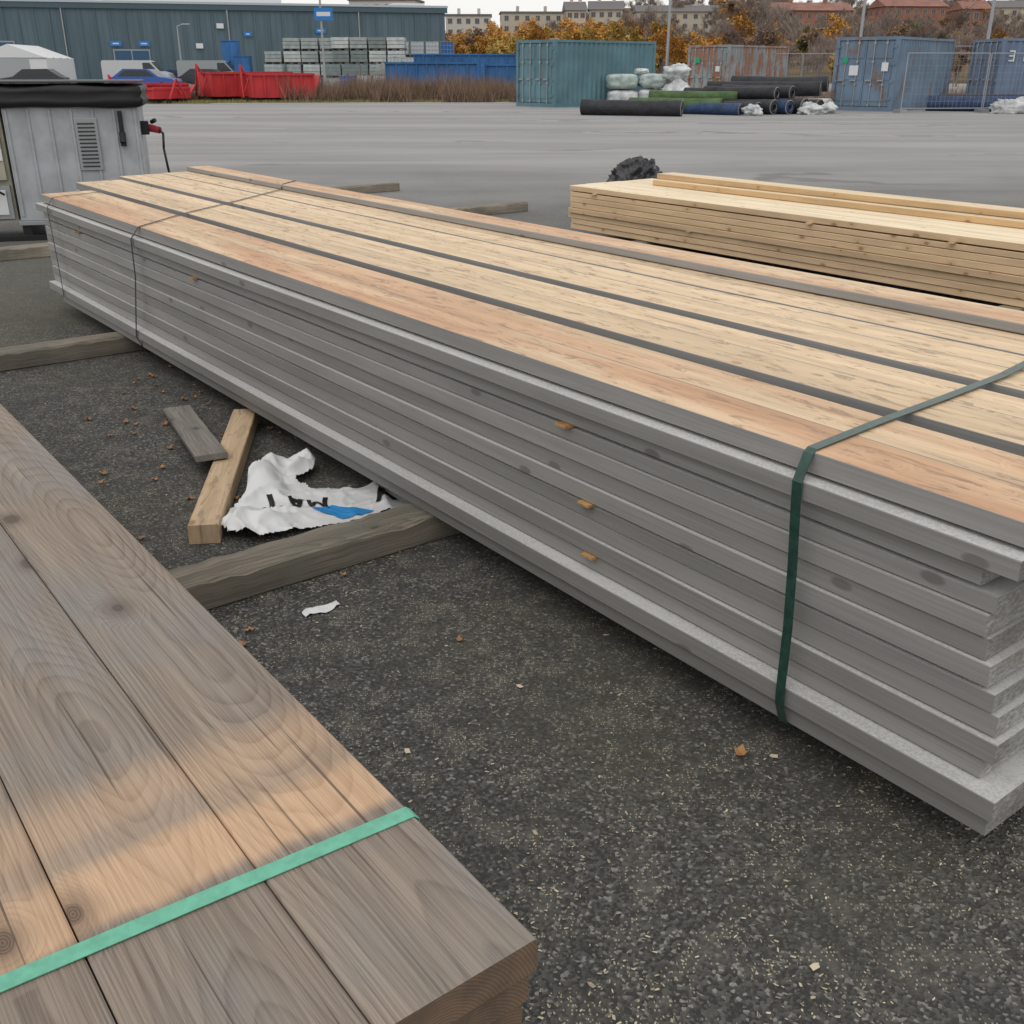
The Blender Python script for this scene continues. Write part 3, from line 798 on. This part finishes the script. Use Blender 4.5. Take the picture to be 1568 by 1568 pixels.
for s_,z in [(22.1,3.1),(20.2,4.7)]: mb.box(-s_-.3,-s_+.3,-.2,-.086,z,z+.4,1)
mb.build('wall_signs',[M_sblue,M_white],wh)

tent=empty('storage_tent',(-38.5,80,0),R(8)); mb=MB()
mb.prism([(0,0),(5,0),(5,2.2),(2.5,3.1),(0,2.2)],0,8,0,axis='y')
for i in range(5): mb.box(-.06,5.06,i*2-.04,i*2+.04,2.15,2.22,1)
mb.box(1.2,3.8,-.04,-.001,0,2.1,2)
mb.build('tent_shell',[M_white,M_steel,plain('tent_door',(.35,.37,.38),.6,.1)],tent)

# ------------------------------------------------------------------ skips
def skip(name,x,y,rz,L,W,H,mat,hook=True):
    e=empty(name,(x,y,0),rz); mb=MB(); t=.05
    mb.box(0,L,0,W,.2,.26,0)
    mb.box(0,L,0,t,.26,H,0); mb.box(0,L,W-t,W,.26,H,0); mb.box(0,t,t,W-t,.26,H*1.0,0)
    mb._a([(L-.001,t,.26),(L+.35,t,H),(L+.35,W-t,H),(L-.001,W-t,.26),(L-.05,t,.26),(L+.3,t,H),(L+.3,W-t,H),(L-.05,W-t,.26)],[(0,3,2,1),(4,5,6,7),(0,1,5,4),(3,7,6,2),(1,2,6,5)],0)
    n=int(L/.6)
    for i in range(n+1):
        xx=i*(L-.08)/n; mb.box(xx,xx+.08,-.07,-.001,.22,H-.02,0); mb.box(xx,xx+.08,W+.001,W+.07,.22,H-.02,0)
    mb.box(-.03,L+.03,-.09,.03,H-.015,H+.08,0); mb.box(-.03,L+.03,W-.03,W+.09,H-.015,H+.08,0); mb.box(-.03,.08,.031,W-.031,H-.01,H+.08,0)
    for b in(W*.3,W*.7): mb.box(-.3,L,b-.05,b+.05,0,.199,1)
    if hook:
        mb.tube((-.35,W*.25,.2),(-.35,W*.5,H+.45),.05,.05,8,0); mb.tube((-.35,W*.75,.2),(-.35,W*.5,H+.45),.05,.05,8,0)
        mb.tube((-.35,W*.5,H+.45),(-.02,W*.5,H*.9),.04,.04,8,0); mb.tube((-.35,W*.3,.3),(0,W*.3,.9*H),.04,.04,8,0)
    mb.tube((-.1,W*.3-.1,.1),(-.1,W*.3+.1,.1),.1,.1,10,1); mb.tube((-.1,W*.7-.1,.1),(-.1,W*.7+.1,.1),.1,.1,10,1)
    mb.build('skip_body',[mat,M_black],e)
skip('red_hooklift_skip',-12.4,52.8,R(18),3.0,2.3,1.2,M_red)
skip('red_hooklift_skip',-14.9,55,R(30),4.2,2.2,1.25,M_red)
skip('red_hooklift_skip',-15.3,52.5,R(150),2.4,2.1,.6,M_red)
skip('red_hooklift_skip',-19.0,53.5,R(20),3.3,2.1,.75,M_red)
skip('red_hooklift_skip',-17.6,51.8,R(10),1.8,1.8,.5,M_red)
skip('blue_hooklift_skip',-7.5,66,R(3),5.5,2.4,1.75,M_bskip,False)
skip('blue_hooklift_skip',-1.6,67,R(2),4.5,2.4,1.65,M_bskip,False)
skip('blue_hooklift_skip',-6.5,74,R(2),8,2.4,2.3,M_bskip,False)

# ------------------------------------------------------------------ pallet stacks
def pallets(name,x,y,rz,nx,ny,nz,mats,seed,bw=1.25,bh=.78):
    rnd=random.Random(seed); e=empty(name,(x,y,0),rz); mb=MB()
    for i in range(nx):
        h=nz-(1 if rnd.random()<.3 else 0)
        for j in range(ny):
            for k in range(h):
                z=k*(bh+.13); mi=rnd.randrange(len(mats)-1)
                xx=i*(bw+.12)+rnd.uniform(-.04,.04); yy=j*1.3
                for q in(0,.5,1): mb.box(xx+q*(bw-.1),xx+q*(bw-.1)+.1,yy,yy+1.1,z,z+.09,len(mats)-1)
                mb.box(xx-.02,xx+bw+.02,yy,yy+1.1,z+.09,z+.12,len(mats)-1)
                m3=3
                for q in range(m3):
                    zz=z+.125+q*(bh-.03)/m3; mb.box(xx+rnd.uniform(0,.03),xx+bw-rnd.uniform(0,.03),yy+.03,yy+1.07,zz,zz+(bh-.03)/m3-.03,mi)
    mb.build('pallet_loads',mats,e)
Mp1=plain('grey_block_load',(.34,.38,.37),.7,.2,2);Mp2=plain('pale_block_load',(.50,.54,.52),.7,.2,2);Mp3=plain('dark_block_load',(.2,.24,.23),.7,.2,2);Mpw=plain('pallet_wood',(.12,.10,.08),.8,.1)
pallets('pallet_stack',-18.5,84,R(2),4,2,4,[Mp2,Mp1,Mpw],1)
pallets('pallet_stack',-13.2,82,R(2),4,2,4,[Mp1,Mp2,Mp3,Mpw],2)
pallets('pallet_stack',-20.5,80,R(2),3,2,2,[Mp3,Mp1,Mpw],3)
pallets('pallet_stack',-16.0,78,R(2),5,1,2,[Mp1,Mp3,Mpw],4)
M_hd=plain('white_hdpe',(.5,.54,.56),.5,.1); M_hb=plain('blue_hdpe',(.03,.12,.36),.5,.1)
def totes(name,x,y,nx,nz,seed):
    rnd=random.Random(seed); e=empty(name,(x,y,0),R(2)); mb=MB()
    for i in range(nx):
        for k in range(nz):
            z=k*1.16; xx=i*1.15; mi=rnd.choice([0,0,1])
            mb.box(xx,xx+1,0,1.1,z,z+.13,2); mb.box(xx+.03,xx+.97,.03,1.07,z+.14,z+1.05,mi)
            for q in range(5): mb.box(xx+q*.245,xx+q*.245+.02,-.01,.015,z+.13,z+1.1,3)
            for q in range(4): mb.box(xx,xx+1,-.03,-.011,z+.2+q*.28,z+.22+q*.28,3)
            mb.tube((xx+.5,.5,z+1.05),(xx+.5,.5,z+1.1),.12,.12,10,2)
    mb.build('tote_stack',[M_hd,M_hb,M_black,M_steel],e)
totes('bulk_liquid_totes',-8.9,86,4,3,4)
totes('bulk_liquid_totes',-8.9,80,5,2,5)
totes('bulk_liquid_totes',-11.8,76,3,1,6)
for (x,y,w,h) in [(-22.2,86,1.2,3.4),(-20.9,84,1.2,2.3)]:
    e=empty('blue_storage_cabinet',(x,y,0),R(3)); mb=MB(); mb.box(0,w,0,1.1,.1,h,0); mb.box(.05,w/2-.01,-.03,-.001,.15,h-.1,0); mb.box(w/2+.01,w-.05,-.03,-.001,.15,h-.1,0); mb.box(w/2-.06,w/2-.03,-.06,-.031,h*.45,h*.6,1); mb.box(-.03,w+.03,-.05,1.15,h+.001,h+.06,0)
    for q in(0,w-.1): mb.box(q,q+.1,0,1.1,0,.099,1)
    mb.build('cabinet_shell',[M_bskip,M_black],e)
def vehicle(name,x,y,rz,col,van=True):
    e=empty(name,(x,y,0),rz); mb=MB(); Wd=1.8
    if van: prof=[(0,.35),(4.9,.35),(4.95,.8),(4.8,1.15),(4.2,1.3),(3.6,1.95),(3.3,2.05),(.1,2.05),(0,1.9)]
    else: prof=[(0,.3),(4.3,.3),(4.35,.7),(4.2,.85),(3.3,.98),(2.6,1.45),(1.0,1.47),(.3,1.0),(0,.9)]
    mb.prism([(p[0],p[1]) for p in prof],0,Wd,0,axis='y')
    if van: win=[(3.0,1.25),(4.05,1.3),(3.52,1.88),(3.0,1.88)]
    else: win=[(.6,1.0),(3.05,1.0),(2.5,1.38),(1.1,1.38)]
    for yy in(-.006,Wd+.006): mb.poly([(p[0],yy,p[1]) for p in win],1)
    ws=[(4.2,1.33),(3.63,1.95)] if van else [(3.25,1.0),(2.65,1.43)]
    mb.poly([(ws[0][0]+.02,.1,ws[0][1]),(ws[0][0]+.02,Wd-.1,ws[0][1]),(ws[1][0]+.02,Wd-.15,ws[1][1]),(ws[1][0]+.02,.15,ws[1][1])],1)
    L=4.9 if van else 4.3
    for wx in(.85,L-.85):
        for yy in(-.02,Wd-.2): mb.tube((wx,yy,.33),(wx,yy+.22,.33),.33,.33,16,2); 
        mb.tube((wx,-.03,.33),(wx,-.021,.33),.18,.18,10,3)
    mb.box(L-.02,L+.03,.15,.5,.7,.85,3); mb.box(L-.02,L+.03,Wd-.5,Wd-.15,.7,.85,3)
    mb.build('vehicle_body',[col,M_dark,M_black,M_steel],e)
M_vw=plain('white_car_paint',(.5,.52,.53),.3,.05,1,.5);M_vb=plain('blue_car_paint',(.03,.10,.35),.3,.05,1,.5);M_vd=plain('dark_car_paint',(.04,.045,.05),.3,.05,1,.5);M_vs=plain('silver_car_paint',(.3,.32,.33),.3,.05,1,.5)
vehicle('parked_van',-30.5,83,R(5),M_vw); vehicle('parked_car',-27.5,86,R(8),M_vb,False); vehicle('parked_van',-25.2,84,R(4),M_vs)
vehicle('parked_car',-31.0,78,R(190),M_vd,False); vehicle('parked_car',-23.8,79,R(5),M_vd,False); vehicle('parked_car',-26.8,74,R(0),M_vb,False)

# ------------------------------------------------------------------ weeds
g=G('dry_weeds'); rr=g.attr('rnd'); M_weed=g.fin(g.mix(rr,(.34,.24,.17,1),(.14,.095,.075,1)),.9,.05)
g=G('verge_grass_blades'); rr=g.attr('rnd'); M_gb=g.fin(g.mix(rr,(.32,.29,.13,1),(.15,.17,.06,1)),.9,.05)
mb=MB()
def blade(x,y,h,w,mi,lean=.35,z=0):
    a=random.random()*6.28; lx=random.uniform(-lean,lean)*h; ly=random.uniform(-lean,lean)*h
    mb._a([(x-w*math.cos(a),y-w*math.sin(a),z),(x+w*math.cos(a),y+w*math.sin(a),z),(x+lx,y+ly,z+h)],[(0,1,2)],mi,None,random.random())
for i in range(24000):
    x=random.uniform(-11,1.2); y=random.uniform(53.0,60)
    k=mn.noise(Vector((x*.6,y*.6,0)))
    if y<54.6 and k<-.05: continue
    h=(.75+1.0*k)*random.uniform(.5,1.4); blade(x,y,max(.15,h),.016,0,.5)
for i in range(9000):
    x=random.uniform(-34,-11); y=random.uniform(56,62); blade(x,y,random.uniform(.2,.9),.015,0)
for i in range(14000):
    x=random.uniform(-30,1.0); y0=51.0 if x<-14 else 52.0+(x+14)*.12
    y=y0+random.random()**1.5*3.5; blade(x,y,random.uniform(.04,.16),.02,1)
for i in range(9000):
    x=random.uniform(9,32); y=random.uniform(50,62); k=mn.noise(Vector((x*.5,y*.5,3)))
    if x<19 and y<54: continue
    blade(x,y,max(.1,(.6+.6*k)*random.uniform(.4,1.2)),.014,0)
mb.build('dry_weed_strip',[M_weed,M_gb])

# ------------------------------------------------------------------ trees
def leafm(name,a,b):
    g=G(name); rr=g.attr('rnd'); return g.fin(g.mix(rr,(*a,1),(*b,1)),.8,.1)
M_lo=leafm('orange_leaves',(.60,.31,.07),(.30,.155,.05)); M_ly=leafm('yellow_leaves',(.62,.43,.11),(.33,.22,.07)); M_lb=leafm('russet_leaves',(.34,.22,.14),(.18,.125,.09)); M_lg=leafm('fading_green_leaves',(.22,.22,.08),(.10,.11,.045)); M_tw=leafm('bare_twigs',(.30,.24,.20),(.18,.145,.125))
M_bark=plain('grey_brown_bark',(.20,.17,.15),.9,.1,3)
def tree_mesh(name,H,leaf,nleaf,seed,ls=.16,depth=4,twig=False):
    rnd=random.Random(seed); mb=MB(); tips=[]
    def grow(p,d,L,r,k):
        q=p+d*L; mb.tube(p,q,r,r*.65,5 if k<2 else 3,0,cap=False)
        if k>=1: tips.append((q,L))
        if k>=2: tips.append((p.lerp(q,.5),L))
        if k>=depth: return
        for _ in range(3 if k<depth-1 else 4):
            nd=(d+Vector((rnd.uniform(-1,1),rnd.uniform(-1,1),rnd.uniform(-.25,.8)))*.75).normalized()
            grow(p.lerp(q,rnd.uniform(.45,1)),nd,L*rnd.uniform(.55,.8),r*.55,k+1)
    grow(Vector((0,0,0)),Vector((rnd.uniform(-.08,.08),0,1)).normalized(),H*.34,H*.018,0)
    for i in range(nleaf):
        t,L=rnd.choice(tips); c=t+Vector((rnd.gauss(0,1),rnd.gauss(0,1),rnd.gauss(0,.8)))*L*.28
        a=Vector((rnd.gauss(0,1),rnd.gauss(0,1),rnd.gauss(0,1)))
        if twig: a=a*.6+Vector((0,0,1.2))
        a.normalize(); b=a.orthogonal().normalized(); s=ls*rnd.uniform(.5,1.3); wv=.06 if twig else .7
        mb._a([tuple(c+a*s),tuple(c+b*s*wv),tuple(c-a*s),tuple(c-b*s*wv)],[(0,1,2,3)],1,None,min(1,max(0,rnd.gauss(.5,.3))))
    me=mb.build(name,[M_bark,leaf]); m=me.data; bpy.data.objects.remove(me); return m
protos=[tree_mesh('orange_birch',7,M_lo,2400,1,ls=.15),tree_mesh('yellow_birch',7,M_ly,1900,2,ls=.14),tree_mesh('russet_tree',8,M_lb,1500,3,ls=.14),
 tree_mesh('bare_tree',9,M_tw,1500,4,ls=.45,twig=True),tree_mesh('bare_tree_two',8,M_tw,1300,5,ls=.40,twig=True),tree_mesh('orange_bush',4,M_lo,2000,6,ls=.13,depth=3),tree_mesh('fading_green_tree',6,M_lg,1800,8,ls=.15),tree_mesh('yellow_bush',4,M_ly,1700,9,ls=.12,depth=3)]
tr=empty('distant_autumn_trees')
def tree(pi,x,y,s):
    o=bpy.data.objects.new('tree_instance',protos[pi]); COL.objects.link(o); o.parent=tr
    o.location=(x,y,hz(x,y)-.2 if y>108 else 0); o.scale=(s*random.uniform(.9,1.2),s*random.uniform(.9,1.2),s); o.rotation_euler=(0,0,random.random()*6.28)
random.seed(21)
def X(px,Y): return (px-784)/1710*Y
for i in range(105):
    Y=random.uniform(112,165); px=random.uniform(690,1160); tree(random.choice([0,0,1,5,0,2,7,6,3,1]),X(px,Y),Y,random.uniform(.7,1.15))
for i in range(85):
    Y=random.uniform(108,170); px=random.uniform(1100,1780); tree(random.choice([2,3,0,4,4,2,5,3,1,7,6]),X(px,Y),Y,random.uniform(.65,1.15))
for i in range(130):
    Y=random.uniform(170,266); px=random.uniform(690,1780); tree(random.choice([0,2,2,3,4,3,5,1,6,4]),X(px,Y),Y,random.uniform(.55,.95))
for i in range(130):
    Y=random.uniform(305,430); px=random.uniform(600,1850); tree(random.choice([2,3,4,4,3]),X(px,Y),Y,random.uniform(.9,1.4))
for i in range(45):
    Y=random.uniform(268,420); px=random.uniform(1085,1200); tree(random.choice([2,3,4,0,3]),X(px,Y),Y,random.uniform(.9,1.4))
for i in range(22):
    Y=random.uniform(78,100); px=random.uniform(1180,1780); tree(random.choice([5,3,2,4,4,3]),X(px,Y),Y,random.uniform(.35,.6))

# ------------------------------------------------------------------ buildings on hill
M_pane=plain('window_pane',(.10,.105,.11),.3,.1); M_frame=plain('window_frame',(.42,.40,.37),.6,.1)
def house(name,x,y,rz,L,D,z,H,wall,roofc,stor,cols,gable=True,roofh=2.2):
    e=empty(name,(x,y,z),rz); mb=MB(); mb.box(0,L,0,D,-3,H,0); mb.build('walls',[wall],e)
    mb=MB()
    if gable: mb.prism([(-.5,H+.01),(D+.5,H+.01),(D/2,H+roofh)],-.4,L+.4,0)
    else: mb.box(-.3,L+.3,-.3,D+.3,H+.01,H+.4,0)
    for q in(.25,.7): mb.box(L*q,L*q+.8,D*.45,D*.45+.8,H,H+roofh+.9,1)
    mb.build('roof',[roofc,wall],e)
    mb=MB(); fh=H/stor
    for s_ in range(stor):
        for c in range(cols):
            xx=(c+.5)*L/cols; zz=s_*fh+fh*.3
            mb.box(xx-.58,xx+.58,-.06,-.001,zz-.06,zz+fh*.45+.06,1); mb.box(xx-.50,xx-.03,-.09,-.061,zz,zz+fh*.45,0); mb.box(xx+.03,xx+.50,-.09,-.061,zz,zz+fh*.45,0)
        for c in range(3):
            yy=(c+.5)*D/3; zz=s_*fh+fh*.3
            mb.box(-.06,-.001,yy-.6,yy+.6,zz,zz+fh*.5,0)
    mb.build('windows',[M_pane,M_frame],e)
Wb=plain('beige_render',(.50,.45,.37),.8,.1,.3);Ww=plain('pale_render',(.54,.52,.47),.8,.1,.3);Wr=plain('red_brick_wall',(.30,.14,.10),.85,.15,.5);Wp=plain('peach_render',(.56,.46,.37),.8,.1,.3)
Rd=plain('dark_roof_tiles',(.16,.15,.15),.8,.1,.5);Rr=plain('red_roof_tiles',(.26,.13,.10),.8,.2,.5)
def at(px,Y,top): return X(px,Y), 1.5+(105-top)*Y/1864
for nm,p0,p1,Y,top,H,w,rf,st,co,ga,rh in [
 ('apartment_block',684,752,285,26,7.5,Ww,Rd,3,5,False,1),('apartment_block',768,862,300,22,7.5,Wb,Rd,3,6,False,1),
 ('apartment_house',866,895,280,18,7,Wp,Rd,3,3,True,2.2),('apartment_house',900,950,282,17,7,Wb,Rd,3,4,True,2.2),('apartment_house',972,1100,300,20,7,Wb,Rd,3,8,True,1.8),
 ('brick_apartment_house',1180,1300,270,18,7,Wr,Rr,3,8,True,2),('brick_apartment_house',1345,1440,285,12,7,Wr,Rr,3,7,True,2),('brick_apartment_house',1462,1500,260,16,6,Wr,Rr,2,3,True,2),
 ('apartment_house',1510,1640,300,14,8,Wb,Rd,3,7,True,2),('apartment_block',540,640,260,4,6,Ww,Rd,2,6,False,1)]:
    x,zt_=at(p0,Y,top); L=X(p1,Y)-x
    house(nm,x,Y,R(random.uniform(-6,6)),L,11,zt_-H,H,w,rf,st,co,ga,rh)

# ------------------------------------------------------------------ camera, world, sun
cam=bpy.data.cameras.new('camera'); co=bpy.data.objects.new('camera',cam); COL.objects.link(co)
co.location=(0,0,1.5); co.rotation_euler=(R(90-23.4),0,0)
cam.sensor_width=36; cam.lens=36*1570/1568; cam.clip_start=.05; cam.clip_end=3000
scene.camera=co
w=bpy.data.worlds.new('World'); scene.world=w; w.use_nodes=True; nt=w.node_tree
bg=nt.nodes['Background']; sky=nt.nodes.new('ShaderNodeTexSky'); sky.sky_type='NISHITA'; sky.sun_disc=False
EL,AZ=R(55),R(200)
sky.sun_elevation=EL; sky.sun_rotation=AZ; sky.air_density=1; sky.dust_density=2; sky.ozone_density=1
# overcast: the clear sky seen through a bright, nearly uniform cloud deck
mx=nt.nodes.new('ShaderNodeMix'); mx.data_type='RGBA'; mx.inputs[0].default_value=.86
nt.links.new(sky.outputs[0],mx.inputs[6]); mx.inputs[7].default_value=(7.9,7.75,7.55,1)
nt.links.new(mx.outputs[2],bg.inputs['Color']); bg.inputs['Strength'].default_value=.13
sl=bpy.data.lights.new('sun','SUN'); sl.energy=.6; sl.angle=R(60); sl.color=(1,.97,.93)
so=bpy.data.objects.new('sun',sl); COL.objects.link(so)
d=Vector((math.sin(AZ)*math.cos(EL),math.cos(AZ)*math.cos(EL),math.sin(EL)))
so.rotation_euler=d.to_track_quat('Z','Y').to_euler(); so.location=(0,-5,20)
scene.view_settings.view_transform='Standard'; scene.view_settings.look='None'; scene.view_settings.exposure=0
